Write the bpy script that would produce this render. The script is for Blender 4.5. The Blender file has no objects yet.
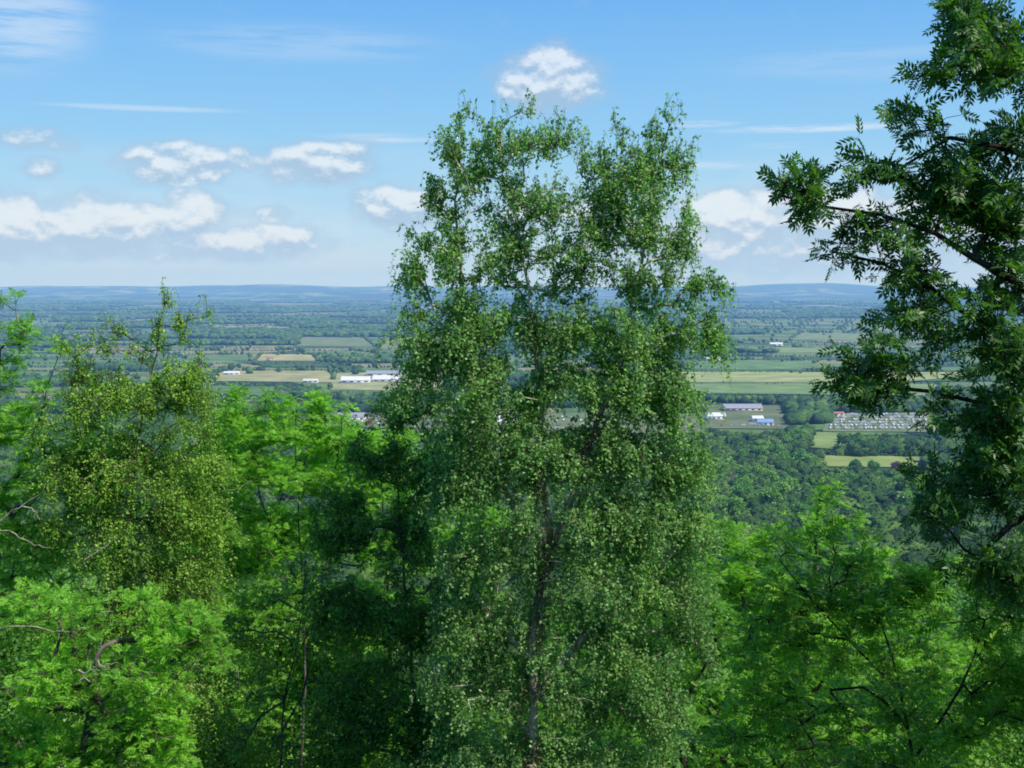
import bpy, math, random, zlib
import numpy as np
from mathutils import Vector, noise as mnoise
R = np.random.default_rng(11)
random.seed(5)
scene = bpy.context.scene
COL = scene.collection
PI = math.pi
H = 200.0                      # eye height above the plain
F = 1236.0                     # focal length in pixels of a 1024 wide frame
PITCH = math.atan(100.0 / F)

# ------------------------------------------------------------------ helpers
def at(px, py, Y):
    """world point at distance Y in front of the eye that lies in the direction of (px, py)"""
    a = (px - 512) / F; b = -(py - 384) / F
    c, s = math.cos(PITCH), math.sin(PITCH)
    dy = c + b * s; dz = -s + b * c
    return np.array([a / dy * Y, Y, H + dz / dy * Y])

def sm(t):
    t = min(1.0, max(0.0, t)); return t * t * (3 - 2 * t)

def hillz(y):
    """height of the slope the viewer stands on"""
    if y < 0: return H - 1.7 - y * 0.25
    if y < 260: return H - 1.7 - 0.53 * y
    if y < 700:
        z0 = H - 1.7 - 0.53 * 260
        t = (y - 260) / 440
        return z0 * (1 - t) ** 2 * (1 - t * 0.0)
    return 0.0

def ridge(x, y):
    if y < 11000: return 0.0
    z = 0.0
    n = mnoise.noise(Vector((x / 4200.0, y / 9000.0, 3.3)))
    n2 = mnoise.noise(Vector((x / 1500.0, y / 2500.0, 7.3)))
    if y > 24500: return max(0.0, 150 * (1 - (y - 24500) / 1500))
    n3 = mnoise.noise(Vector((x / 2300.0, 9.7, 0)))
    z += 62 * sm((y - 12500) / 1500) * max(0, n * 1.5 + 0.25 + 0.6 * n2)
    z += 62 * sm((y - 16500) / 1500) * (0.60 + 0.70 * n + 0.30 * n2)
    z += 78 * sm((y - 20500) / 2500) * (0.95 + 0.75 * n3 + 0.14 * n2)
    z += 26 * math.exp(-((x + 5600) / 2600.0) ** 2) * sm((y - 19500) / 2500)
    # escarpment darker hill in the middle left and the long flat ridge on the right
    return z

def gz(x, y):
    return hillz(y) if y < 700 else ridge(x, y)

def link(o, parent=None):
    COL.objects.link(o)
    if parent is not None: o.parent = parent
    return o

def mesh_np(name, V, loops, sizes, mats, midx=None, smooth=False, attr=None):
    V = np.asarray(V, dtype=np.float32); loops = np.asarray(loops, dtype=np.int32); sizes = np.asarray(sizes, dtype=np.int32)
    me = bpy.data.meshes.new(name)
    me.vertices.add(len(V)); me.vertices.foreach_set('co', V.ravel())
    me.loops.add(len(loops)); me.loops.foreach_set('vertex_index', loops)
    me.polygons.add(len(sizes))
    st = np.zeros(len(sizes), dtype=np.int32); st[1:] = np.cumsum(sizes)[:-1]
    me.polygons.foreach_set('loop_start', st)
    for m in (mats if isinstance(mats, (list, tuple)) else [mats]): me.materials.append(m)
    if midx is not None: me.polygons.foreach_set('material_index', np.asarray(midx, dtype=np.int32))
    me.update(calc_edges=True)
    if smooth: me.polygons.foreach_set('use_smooth', np.ones(len(sizes), dtype=bool))
    if attr is not None:
        a = me.color_attributes.new('tint', 'FLOAT_COLOR', 'POINT')
        a.data.foreach_set('color', np.asarray(attr, dtype=np.float32).ravel())
    return me

class Geo:
    """collects vertices and faces with numpy"""
    def __init__(s): s.V = []; s.L = []; s.S = []; s.M = []; s.n = 0
    def add(s, V, faces, m=0):
        V = np.asarray(V, dtype=np.float64).reshape(-1, 3); faces = np.asarray(faces)
        s.V.append(V); s.L.append((faces + s.n).ravel()); s.S.append(np.full(len(faces), faces.shape[1])); s.M.append(np.full(len(faces), m)); s.n += len(V)
    def mesh(s, name, mats, smooth=False):
        return mesh_np(name, np.concatenate(s.V), np.concatenate(s.L), np.concatenate(s.S), mats, np.concatenate(s.M), smooth)
    def box(s, c, d, m=0, rz=0.0):
        x, y, z = d[0] / 2, d[1] / 2, d[2] / 2
        v = np.array([[-x,-y,-z],[x,-y,-z],[x,y,-z],[-x,y,-z],[-x,-y,z],[x,-y,z],[x,y,z],[-x,y,z]])
        if rz:
            cc, ss = math.cos(rz), math.sin(rz); v = v @ np.array([[cc, ss, 0], [-ss, cc, 0], [0, 0, 1]])
        s.add(v + np.array(c), [[0,3,2,1],[4,5,6,7],[0,1,5,4],[1,2,6,5],[2,3,7,6],[3,0,4,7]], m)

def unit(v):
    return v / np.maximum(np.linalg.norm(v, axis=-1, keepdims=True), 1e-9)

def frames(D, N):
    """rotation matrices with columns (side, direction, normal)"""
    D = unit(D); S = unit(np.cross(D, N)); N2 = np.cross(S, D)
    return np.stack([S, D, N2], axis=-1)

def scatter(geo, tv, tf, P, Fm, sc, m=0):
    V = np.einsum('nij,kj->nki', Fm, tv) * sc[:, None, None] + P[:, None, :]
    n, k = len(P), len(tv)
    f = (tf[None] + (np.arange(n) * k)[:, None, None]).reshape(-1, tf.shape[1])
    geo.add(V.reshape(-1, 3), f, m)

def tube(geo, pts, rad, sides, m=0):
    pts = np.asarray(pts); rad = np.asarray(rad); n = len(pts)
    T = np.gradient(pts, axis=0); T = unit(T)
    ref = np.array([0.31, 0.77, 0.13]) if abs(T[:, 2]).mean() > .7 else np.array([0.05, 0.1, 1.0])
    U = unit(np.cross(T, ref)); W = np.cross(T, U)
    a = np.linspace(0, 2 * PI, sides, endpoint=False)
    V = pts[:, None] + rad[:, None, None] * (np.cos(a)[None, :, None] * U[:, None] + np.sin(a)[None, :, None] * W[:, None])
    i = np.arange(n - 1)[:, None] * sides; j = np.arange(sides)[None]; jn = (j + 1) % sides
    f = np.stack([i + j, i + jn, i + sides + jn, i + sides + j], -1).reshape(-1, 4)
    geo.add(V.reshape(-1, 3), f, m)

def tubes_batch(geo, P, rad, sides=3, m=0):
    """many thin twigs at once, P: (T, K, 3), rad: (K,)"""
    T_, K, _ = P.shape
    D = unit(np.gradient(P, axis=1)); U = unit(np.cross(D, np.array([.31, .77, .13]))); W = np.cross(D, U)
    a = np.linspace(0, 2 * PI, sides, endpoint=False)
    V = P[:, :, None] + rad[None, :, None, None] * (np.cos(a)[None, None, :, None] * U[:, :, None] + np.sin(a)[None, None, :, None] * W[:, :, None])
    base = np.arange(T_)[:, None, None] * K * sides; i = np.arange(K - 1)[None, :, None] * sides; j = np.arange(sides)[None, None]; jn = (j + 1) % sides
    f = np.stack([base + i + j, base + i + jn, base + i + sides + jn, base + i + sides + j], -1).reshape(-1, 4)
    geo.add(V.reshape(-1, 3), f, m)

# ------------------------------------------------------------------ materials
def new_mat(name):
    m = bpy.data.materials.new(name); m.use_nodes = True
    nt = m.node_tree; nt.nodes.clear()
    return m, nt, nt.nodes, nt.links

def out_surface(nt, sock):
    o = nt.nodes.new('ShaderNodeOutputMaterial'); nt.links.new(sock, o.inputs['Surface'])

def ramp(nt, fac, stops, interp='LINEAR'):
    r = nt.nodes.new('ShaderNodeValToRGB'); r.color_ramp.interpolation = interp
    e = r.color_ramp.elements
    while len(e) > 1: e.remove(e[-1])
    e[0].position = stops[0][0]; e[0].color = (*stops[0][1], 1)
    for p, c in stops[1:]:
        k = e.new(p); k.color = (*c, 1)
    if fac is not None: nt.links.new(fac, r.inputs['Fac'])
    return r.outputs['Color']

def noise_tex(nt, scale, detail=4, rough=.5, vec=None, dim='3D'):
    n = nt.nodes.new('ShaderNodeTexNoise'); n.inputs['Scale'].default_value = scale; n.inputs['Detail'].default_value = detail; n.inputs['Roughness'].default_value = rough
    if vec is not None: nt.links.new(vec, n.inputs['Vector'])
    return n.outputs['Fac']

def pos(nt, scale=(1, 1, 1)):
    g = nt.nodes.new('ShaderNodeNewGeometry')
    mp = nt.nodes.new('ShaderNodeMapping'); mp.inputs['Scale'].default_value = scale
    nt.links.new(g.outputs['Position'], mp.inputs['Vector']); return mp.outputs['Vector'], g

def mixc(nt, fac, a, b, mode='MIX'):
    m = nt.nodes.new('ShaderNodeMix'); m.data_type = 'RGBA'; m.blend_type = mode
    if isinstance(fac, float): m.inputs[0].default_value = fac
    else: nt.links.new(fac, m.inputs[0])
    for k, v in ((6, a), (7, b)):
        if isinstance(v, tuple): m.inputs[k].default_value = (*v, 1)
        else: nt.links.new(v, m.inputs[k])
    return m.outputs[2]

def principled(nt, col, rough=.7, spec=.3):
    b = nt.nodes.new('ShaderNodeBsdfPrincipled')
    if isinstance(col, tuple): b.inputs['Base Color'].default_value = (*col, 1)
    else: nt.links.new(col, b.inputs['Base Color'])
    b.inputs['Roughness'].default_value = rough; b.inputs['Specular IOR Level'].default_value = spec
    return b

def leaf_mat(name, dark, mid, light, rare=None, transl=.42, trans_col=None, rough=.45, clump=1.1, spec=.4, gain=2.6, warm=1.10):
    m, nt, N, L = new_mat(name)
    v, g = pos(nt)
    isl = g.outputs['Random Per Island']
    c = ramp(nt, isl, [(0, dark), (.5, mid), (.93, light), (1, rare or light)])
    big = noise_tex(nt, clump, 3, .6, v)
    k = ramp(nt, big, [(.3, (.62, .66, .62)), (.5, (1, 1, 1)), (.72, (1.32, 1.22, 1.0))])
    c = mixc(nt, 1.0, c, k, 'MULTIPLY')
    c = mixc(nt, 1.0, c, (gain * warm, gain, gain * (2 - warm) ** 2), 'MULTIPLY')
    b = principled(nt, c, rough, spec)
    t = N.new('ShaderNodeBsdfTranslucent')
    tc = mixc(nt, 1.0, c, trans_col or (1.7, 1.9, .7), 'MULTIPLY'); L.new(tc, t.inputs['Color'])
    mx = N.new('ShaderNodeMixShader'); mx.inputs[0].default_value = transl
    L.new(b.outputs[0], mx.inputs[1]); L.new(t.outputs[0], mx.inputs[2])
    out_surface(nt, mx.outputs[0]); return m

def bark_mat(name, a, b, scale=3.0, stretch=.25, lo=.42, hi=.58):
    m, nt, N, L = new_mat(name)
    v, g = pos(nt, (1, 1, stretch))
    n = noise_tex(nt, scale, 6, .65, v)
    c = ramp(nt, n, [(lo, a), (hi, b)])
    n2 = noise_tex(nt, 30, 3, .6, v)
    c = mixc(nt, 1.0, c, ramp(nt, n2, [(.3, (.65, .65, .65)), (.7, (1.15, 1.15, 1.15))]), 'MULTIPLY')
    bb = principled(nt, c, .85, .2)
    bp = N.new('ShaderNodeBump'); bp.inputs['Strength'].default_value = .5; bp.inputs['Distance'].default_value = .02
    L.new(n2, bp.inputs['Height']); L.new(bp.outputs[0], bb.inputs['Normal'])
    out_surface(nt, bb.outputs[0]); return m

M = {}
M['birch_leaf'] = leaf_mat('birch_leaf', (.042, .082, .025), (.062, .115, .035), (.090, .155, .050), (.13, .20, .08), rough=.5, spec=.35, transl=.45, trans_col=(1.35, 1.7, .8), warm=1.0, gain=3.5)
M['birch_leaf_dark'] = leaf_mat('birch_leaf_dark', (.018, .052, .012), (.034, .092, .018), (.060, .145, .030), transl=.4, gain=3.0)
M['birch_leaf_olive'] = leaf_mat('birch_leaf_olive', (.048, .108, .020), (.074, .150, .027), (.110, .200, .040), (.15, .215, .06), rough=.5, spec=.3, trans_col=(1.45, 1.7, .6), warm=1.12, gain=3.0)
M['ash_leaf_bright'] = leaf_mat('ash_leaf_bright', (.034, .098, .008), (.060, .158, .014), (.100, .225, .026), rough=.5)
M['ash_leaf_mid'] = leaf_mat('ash_leaf_mid', (.026, .082, .009), (.048, .135, .014), (.080, .19, .024), rough=.5)
M['ash_leaf_yellow'] = leaf_mat('ash_leaf_yellow', (.032, .095, .010), (.060, .155, .016), (.105, .225, .026), rough=.5)
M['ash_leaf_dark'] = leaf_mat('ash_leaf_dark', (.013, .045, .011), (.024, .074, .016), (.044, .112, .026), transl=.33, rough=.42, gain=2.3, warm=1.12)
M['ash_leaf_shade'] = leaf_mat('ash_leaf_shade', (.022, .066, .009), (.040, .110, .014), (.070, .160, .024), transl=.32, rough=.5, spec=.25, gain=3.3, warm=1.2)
M['birch_bark'] = bark_mat('birch_bark', (.26, .21, .15), (.78, .70, .56), 2.6, .35)
M['grey_bark'] = bark_mat('grey_bark', (.07, .06, .045), (.20, .175, .13), 3.5, .3)
M['dark_bark'] = bark_mat('dark_bark', (.022, .018, .013), (.07, .058, .042), 3.5, .3)
M['dead_wood'] = bark_mat('dead_wood', (.22, .19, .13), (.50, .45, .33), 5, 1)
M['twig'] = bark_mat('twig_bark', (.04, .028, .018), (.085, .06, .04), 8, 1)

# ------------------------------------------------------------------ foreground tree builder
def leaf_birch():
    # small pointed oval, folded along the midrib; y = along the leaf
    v = np.array([[0, 0, 0], [-.36, .38, .10], [0, 1.0, -.06], [.36, .38, .10], [0, .5, 0]])
    f = np.array([[0, 4, 1], [1, 4, 2], [0, 3, 4], [4, 3, 2]])
    return v, f

def leaf_pinnate(pairs=5, lw=.30, ll=.42, droop=.25, upfold=.12):
    """pinnate leaf of length about 1: leaflets in pairs along a stalk and one at the tip"""
    V = []; Fc = []
    def leaflet(p, d, l, w):
        d = d / np.linalg.norm(d); s = np.cross(d, [0, 0, 1.0]); s /= np.linalg.norm(s)
        b = len(V)
        V.extend([p, p + d * l * .45 - s * w * l * .5 + np.array([0, 0, upfold * l * .4]), p + d * l + np.array([0, 0, -.12 * l]),
                  p + d * l * .45 + s * w * l * .5 + np.array([0, 0, upfold * l * .4]), p + d * l * .5])
        Fc.extend([[b, b + 4, b + 1], [b + 1, b + 4, b + 2], [b, b + 3, b + 4], [b + 4, b + 3, b + 2]])
    for i in range(pairs):
        t = .22 + .62 * i / max(1, pairs - 1)
        p = np.array([0, t, -droop * t * t])
        for s in (-1, 1):
            leaflet(p, np.array([s * .85, .62, -.12]), ll * (1 - .25 * abs(t - .5)), lw)
    leaflet(np.array([0, .86, -droop * .74]), np.array([0, 1, -.35]), ll * .95, lw)
    b = len(V)
    V.extend([np.array([-.008, 0, 0]), np.array([.008, 0, 0]), np.array([0, .88, -droop * .76])]); Fc.append([b, b + 1, b + 2])
    return np.array(V), np.array(Fc)

def sample(discs, Y, drad, dens, s):
    """targets inside ellipsoids; disc = (px, py, rx, ry[, density factor[, extra depth]]), all in metres at depth Y"""
    out = []
    for d in discs:
        px, py, rx, ry = d[:4]; k = d[4] if len(d) > 4 else 1.0; dd = d[5] if len(d) > 5 else 0.0
        c = at(px, py, Y + dd); r = np.array([rx * s, min(drad, 1.15 * max(rx, ry) * s), ry * s])
        n = max(3, int(1.5 * dens * k * (rx * s) * (ry * s) * PI))
        q = R.normal(size=(n, 3)); q = unit(q) * (R.random((n, 1)) ** (1 / 2.4))
        q = c + q * r
        nz = np.array([mnoise.noise(Vector(p * 1.5)) + .5 * mnoise.noise(Vector(p * 3.6)) for p in q])
        kp = nz > -.06
        out.append(q[kp] if kp.sum() > 2 else q[:3])
    return np.concatenate(out)

def grow(trunk, targets, step=.30, up=.6, bend=.35, jit=.05, leaders=()):
    """skeleton: nodes, parents, by linking every target to the cheapest node already there"""
    P = []; par = []
    def addpoly(poly, first_parent):
        prev = first_parent
        poly = np.asarray(poly, float)
        for a, b in zip(poly[:-1], poly[1:]):
            n = max(1, int(np.linalg.norm(b - a) / step))
            for i in range(n):
                q = a + (b - a) * (i / n)
                if prev >= 0 and i == 0 and np.linalg.norm(q - P[prev]) < .02: continue
                P.append(q + (R.normal(size=3) * jit * .25 if prev >= 0 else 0)); par.append(prev); prev = len(P) - 1
        P.append(poly[-1]); par.append(prev)
    addpoly(trunk, -1)
    nt = len(P)
    for ld in leaders:
        ld = np.asarray(ld, float)
        k = int(np.argmin(np.linalg.norm(np.array(P) - ld[0], axis=1)))
        addpoly(np.vstack([P[k], ld[1:]]), k)
    base = np.array(P)
    d = np.array([np.min(np.linalg.norm(base - t, axis=1)) for t in targets])
    order = np.argsort(d)
    buf = np.zeros((len(P) + len(targets) * 14, 3)); n = len(P); buf[:n] = P
    depth = np.zeros(len(buf)); 
    tips = []
    for ti in order:
        t = targets[ti]; D = t - buf[:n]; L = np.linalg.norm(D, axis=1)
        cost = L * (1 + up * np.clip(.25 - D[:, 2] / np.maximum(L, 1e-6), 0, 2)) + .10 * depth[:n]
        k = int(np.argmin(cost)); a = buf[k]; l = L[k]
        m = min(12, max(2, int(l / step) + 1))
        pk = par[k]; pd = unit(a - buf[pk]) if pk >= 0 else np.array([0, 0, 1.0])
        c = a + (pd * .5 + np.array([0, 0, .5])) * l * bend
        prev = k
        for i in range(1, m + 1):
            u = i / m
            q = (1 - u) ** 2 * a + 2 * u * (1 - u) * c + u * u * t
            if i < m: q = q + R.normal(size=3) * jit * min(1, l)
            buf[n] = q; par.append(prev); depth[n] = depth[prev] + l / m; prev = n; n += 1
        tips.append(prev)
    return buf[:n], np.array(par), np.array(tips), nt

def wood(geo, P, par, tips, r_tip, power, r_max, m_thick=0, m_thin=1, thin=.012):
    n = len(P); load = np.zeros(n); load[tips] = 1
    kids = [[] for _ in range(n)]
    for i in range(n - 1, 0, -1):
        if load[i] == 0: load[i] = .5
        if par[i] >= 0: load[par[i]] += load[i]; kids[par[i]].append(i)
    rad = r_tip * load ** power
    rad = np.minimum(rad, r_max)
    hz = np.clip((P[:, 2] - P[0, 2]) / (P[:, 2].max() - P[0, 2]), 0, 1)
    rad = np.minimum(rad, np.maximum(r_max * (1.12 - 1.05 * hz), .012))
    # chains
    stack = [(0, -1)]
    while stack:
        s, pp = stack.pop()
        ch = [pp, s] if pp >= 0 else [s]
        c = s
        while kids[c]:
            ks = sorted(kids[c], key=lambda q: -load[q])
            for q in ks[1:]: stack.append((q, c))
            c = ks[0]; ch.append(c)
        if len(ch) < 2: continue
        rr = rad[ch].copy()
        if pp >= 0: rr[0] = rr[1] * 1.15
        r0 = rr.max()
        tube(geo, P[ch], rr, 10 if r0 > .06 else 6 if r0 > .02 else 4, m_thick if r0 > thin else m_thin)
    return rad

def hanging_twigs(geo_leaf, geo_wood, S, out, L0, L1, leaf, gap, spread=.35, K=6, stiff=.5, clear=None):
    """pendulous twigs from the points S, leaves along them"""
    n = len(S)
    top = np.clip((S[:, 2] - np.quantile(S[:, 2], .60)) / (S[:, 2].max() - np.quantile(S[:, 2], .60)), 0, 1)
    L = R.uniform(L0, L1, n) * (1 - .58 * top)
    az = R.uniform(0, 2 * PI, n)
    h = np.stack([np.cos(az), np.sin(az), R.uniform(-.1, .8, n)], 1) * .8 + out * .7
    h = unit(h)
    spread = spread * R.uniform(.5, 1.6, (n, 1, 1)); lift = (R.uniform(-.15, .45, (n, 1, 1)) + top[:, None, None] * R.uniform(0, 1.7, (n, 1, 1))) * L[:, None, None]
    t = np.linspace(0, 1, K)[None, :, None]
    P = S[:, None] + h[:, None] * (L[:, None, None] * spread * (1 - (1 - t) ** 2)) + np.array([0, 0, -1.0]) * (L[:, None, None] * (t ** (1 + stiff)))
    P = P + R.normal(size=P.shape) * .012 * t * 2 + np.array([0, 0, 1.0]) * lift * np.sin(t * PI * .75)
    tubes_batch(geo_wood, P, np.linspace(.0034, .0014, K), 3, 1)
    per = np.maximum(4, (L / gap).astype(int)); tot = per.sum()
    idx = np.repeat(np.arange(n), per)
    u = R.uniform(.06, 1.0, tot)
    f = u * (K - 1); i0 = np.minimum(f.astype(int), K - 2); w = (f - i0)[:, None]
    Q = P[idx, i0] * (1 - w) + P[idx, i0 + 1] * w
    D = unit(R.normal(size=(tot, 3)) * np.array([1, 1, .5]) + np.array([0, 0, -.75]))
    Q = Q + D * R.uniform(.008, .022, (tot, 1))
    Nn = unit(R.normal(size=(tot, 3)) + np.array([.35, -.35, .5]))
    scl = leaf * R.uniform(.6, 1.25, tot) * R.uniform(.8, 1.15, n)[idx]
    if clear:      # few leaves on the open side of the trunk, where the bark shows
        keep = np.ones(tot, bool)
        for pl, w_ in clear:
            for a_, b_ in zip(pl[:-1], pl[1:]):
                zt = (Q[:, 2] - a_[2]) / (b_[2] - a_[2]); xs = a_[0] + zt * (b_[0] - a_[0])
                keep &= ~((zt > 0) & (zt < 1) & (np.abs(Q[:, 0] - xs * (Q[:, 1] / a_[1])) < w_) & (Q[:, 1] < a_[1] + .1) & (R.random(tot) < .88))
        Q, D, Nn, scl = Q[keep], D[keep], Nn[keep], scl[keep]
    tv, tf = leaf_birch()
    scatter(geo_leaf, tv, tf, Q, frames(D, Nn), scl)

def rosettes(geo_leaf, P, dirs, per, leaf, tmpl, updir=.25, flat=.6, tilt=.3):
    """bunches of pinnate leaves at shoot ends"""
    n = len(P); idx = np.repeat(np.arange(n), per); tot = len(idx)
    k = np.tile(np.arange(per), n)
    az = k * (2 * PI / per) + R.uniform(0, 2 * PI, n)[idx] + R.normal(size=tot) * .3
    el = R.normal(size=tot) * tilt + updir
    D = np.stack([np.cos(az) * np.cos(el), np.sin(az) * np.cos(el), np.sin(el)], 1) + dirs[idx] * .55
    D = unit(D)
    Nn = unit(np.array([0, 0, 1.0]) * flat + R.normal(size=(tot, 3)) * .35 + np.array([.15, -.1, 0]))
    Q = P[idx] + R.normal(size=(tot, 3)) * leaf * .10
    tv, tf = tmpl
    scatter(geo_leaf, tv, tf, Q, frames(D, Nn), leaf * R.uniform(.6, 1.2, tot))

def put_tree(name, label, cat, base, gw, gl, barks, leafm, group=None, extra=()):
    root = bpy.data.objects.new(name, None); root.location = base; root.empty_display_size = .5; link(root)
    root['label'] = label; root['category'] = cat
    if group: root['group'] = group
    for nm, g, ms in (('trunk', gw, barks), ('crown', gl, leafm)):
        for i in range(len(g.V)): g.V[i] = g.V[i] - np.array(base)
        o = bpy.data.objects.new(nm, g.mesh(nm, ms, smooth=(nm == 'trunk'))); link(o, root)
    for nm, g, ms in extra:
        for i in range(len(g.V)): g.V[i] = g.V[i] - np.array(base)
        o = bpy.data.objects.new(nm, g.mesh(nm, ms, smooth=True)); link(o, root)
    return root

def ground_pt(p):
    q = np.array(p, float); q[2] = hillz(q[1]) - .15; return q

def poly(pxs, Y):
    return [at(p[0], p[1], Y + (p[2] if len(p) > 2 else 0)) for p in pxs]

def birch(label, Y, trunk_px, discs, dens, leafm, leaf=.058, twigs=5, L=(.2, .65), gap=.027, leaders=(), drad=2.2, rt=.0042, rmax=.105, name='birch_tree', barks=None, jit=.05, spread=.6, extra=(), clear=None):
    global R; R = np.random.default_rng(zlib.crc32(label.encode())); s = Y / F
    tr = poly(trunk_px, Y); tr = [ground_pt(tr[0])] + tr
    T = sample(discs, Y, drad, dens, s)
    P, par, tips, nt = grow(tr, T, leaders=[poly(l, Y) for l in leaders], jit=jit, bend=.25)
    gw, gl = Geo(), Geo()
    wood(gw, P, par, tips, rt, .50, rmax)
    tp = P[tips]; k = R.integers(0, 3, (len(tips), twigs))
    S = []; 
    pr = [par[tips], par[par[tips]], tips]
    for j in range(twigs):
        a = np.where(R.random(len(tips)) < .5, tips, par[tips]); w = R.random((len(tips), 1))
        S.append(P[a] * w + P[par[a]] * (1 - w))
    S = np.concatenate(S)
    c = np.array([T[:, 0].mean(), T[:, 1].mean(), 0]); out = S - c; out[:, 2] = 0; out = unit(out)
    hanging_twigs(gl, gw, S, out, L[0], L[1], leaf, gap, spread=spread, clear=clear and [(np.array(poly(c_, Y)), w_) for c_, w_ in clear])
    return put_tree(name, label, 'tree', tr[0], gw, gl, barks or [M['birch_bark'], M['twig']], leafm, extra=extra)

def ash(label, Y, trunk_px, discs, dens, leafm, leaf=.24, per=6, leaders=(), drad=2.5, rt=.0055, rmax=.2, tmpl=None, name='ash_tree', barks=None, shoots=2, updir=.25, base=None, jit=.06, extra=(), more=None, flat=.6, tilt=.3):
    global R; R = np.random.default_rng(zlib.crc32(label.encode())); s = Y / F
    tr = poly(trunk_px, Y); tr = [ground_pt(tr[0] if base is None else base)] + tr
    T = sample(discs, Y, drad, dens, s)
    if more is not None: T = np.concatenate([T, more])
    P, par, tips, nt = grow(tr, T, leaders=[poly(l, Y) for l in leaders], jit=jit, up=.5)
    gw, gl = Geo(), Geo()
    wood(gw, P, par, tips, rt, .50, rmax)
    D = unit(P[tips] - P[par[tips]])
    tm = tmpl or leaf_pinnate()
    rosettes(gl, P[tips], D, per, leaf, tm, updir, flat, tilt)
    if shoots:
        # side shoots around every tip
        n = len(tips); idx = np.repeat(np.arange(n), shoots)
        a = P[par[tips]][idx]; dv = unit(unit(R.normal(size=(len(idx), 3))) * np.array([1, 1, .55]) + D[idx] * .6)
        b = a + dv * R.uniform(.15, .42, (len(idx), 1)) * (leaf / .24)
        t = np.linspace(0, 1, 3)[None, :, None]
        tubes_batch(gw, a[:, None] * (1 - t) + b[:, None] * t + np.array([0, 0, .03]) * np.sin(t * PI), np.linspace(.005, .003, 3), 3, 1)
        rosettes(gl, b, dv, max(3, per - 2), leaf * .95, tm, updir, flat, tilt)
    return put_tree(name, label, 'tree', tr[0], gw, gl, barks or [M['grey_bark'], M['twig']], leafm, extra=extra)

#@FOREGROUND
# tall silver birch in the middle of the view
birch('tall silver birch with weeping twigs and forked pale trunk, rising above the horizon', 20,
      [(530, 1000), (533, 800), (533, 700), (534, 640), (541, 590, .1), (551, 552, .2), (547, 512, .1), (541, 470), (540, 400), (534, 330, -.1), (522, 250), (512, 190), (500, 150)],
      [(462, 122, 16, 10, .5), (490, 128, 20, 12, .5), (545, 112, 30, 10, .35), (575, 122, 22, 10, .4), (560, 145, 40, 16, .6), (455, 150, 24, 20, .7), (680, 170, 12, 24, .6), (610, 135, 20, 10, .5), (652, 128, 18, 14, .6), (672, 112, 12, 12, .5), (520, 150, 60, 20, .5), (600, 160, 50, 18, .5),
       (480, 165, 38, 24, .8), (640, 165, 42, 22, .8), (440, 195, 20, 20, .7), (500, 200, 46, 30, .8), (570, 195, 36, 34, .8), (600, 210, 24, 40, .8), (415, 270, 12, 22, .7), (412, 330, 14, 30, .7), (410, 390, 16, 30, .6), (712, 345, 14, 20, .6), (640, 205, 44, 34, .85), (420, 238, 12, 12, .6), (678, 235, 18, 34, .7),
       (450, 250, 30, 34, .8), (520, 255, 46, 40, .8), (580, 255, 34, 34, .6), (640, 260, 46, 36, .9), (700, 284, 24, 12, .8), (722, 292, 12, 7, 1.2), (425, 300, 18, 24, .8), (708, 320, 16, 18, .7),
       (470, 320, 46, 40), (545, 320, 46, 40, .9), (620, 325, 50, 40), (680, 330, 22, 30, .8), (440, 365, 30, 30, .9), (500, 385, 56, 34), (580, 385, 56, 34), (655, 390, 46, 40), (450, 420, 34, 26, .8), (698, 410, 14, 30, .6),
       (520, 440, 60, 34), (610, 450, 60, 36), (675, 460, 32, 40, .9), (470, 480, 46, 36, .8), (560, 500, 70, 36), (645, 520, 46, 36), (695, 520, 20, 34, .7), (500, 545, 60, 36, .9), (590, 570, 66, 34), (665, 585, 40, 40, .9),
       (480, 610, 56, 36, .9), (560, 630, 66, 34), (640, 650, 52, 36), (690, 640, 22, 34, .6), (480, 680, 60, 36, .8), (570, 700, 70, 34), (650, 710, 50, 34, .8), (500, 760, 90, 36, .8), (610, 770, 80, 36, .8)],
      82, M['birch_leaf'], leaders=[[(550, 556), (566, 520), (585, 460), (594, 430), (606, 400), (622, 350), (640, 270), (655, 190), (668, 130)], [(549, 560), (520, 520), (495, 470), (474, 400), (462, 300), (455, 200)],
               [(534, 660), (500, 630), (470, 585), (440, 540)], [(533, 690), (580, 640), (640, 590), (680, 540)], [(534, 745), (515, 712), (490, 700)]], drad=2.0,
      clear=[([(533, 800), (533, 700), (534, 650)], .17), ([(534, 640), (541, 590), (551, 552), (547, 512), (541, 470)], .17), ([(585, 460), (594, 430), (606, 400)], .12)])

# darker birch just left of it, in its shade
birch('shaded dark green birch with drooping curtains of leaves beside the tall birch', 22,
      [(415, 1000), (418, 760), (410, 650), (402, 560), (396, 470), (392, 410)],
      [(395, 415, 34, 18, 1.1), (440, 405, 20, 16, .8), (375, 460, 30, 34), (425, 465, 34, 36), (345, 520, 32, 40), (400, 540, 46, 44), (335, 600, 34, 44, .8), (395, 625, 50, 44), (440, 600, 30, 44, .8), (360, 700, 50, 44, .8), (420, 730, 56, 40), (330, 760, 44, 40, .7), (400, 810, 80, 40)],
      80, M['birch_leaf_dark'], barks=[M['grey_bark'], M['twig']], rmax=.065)

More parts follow.
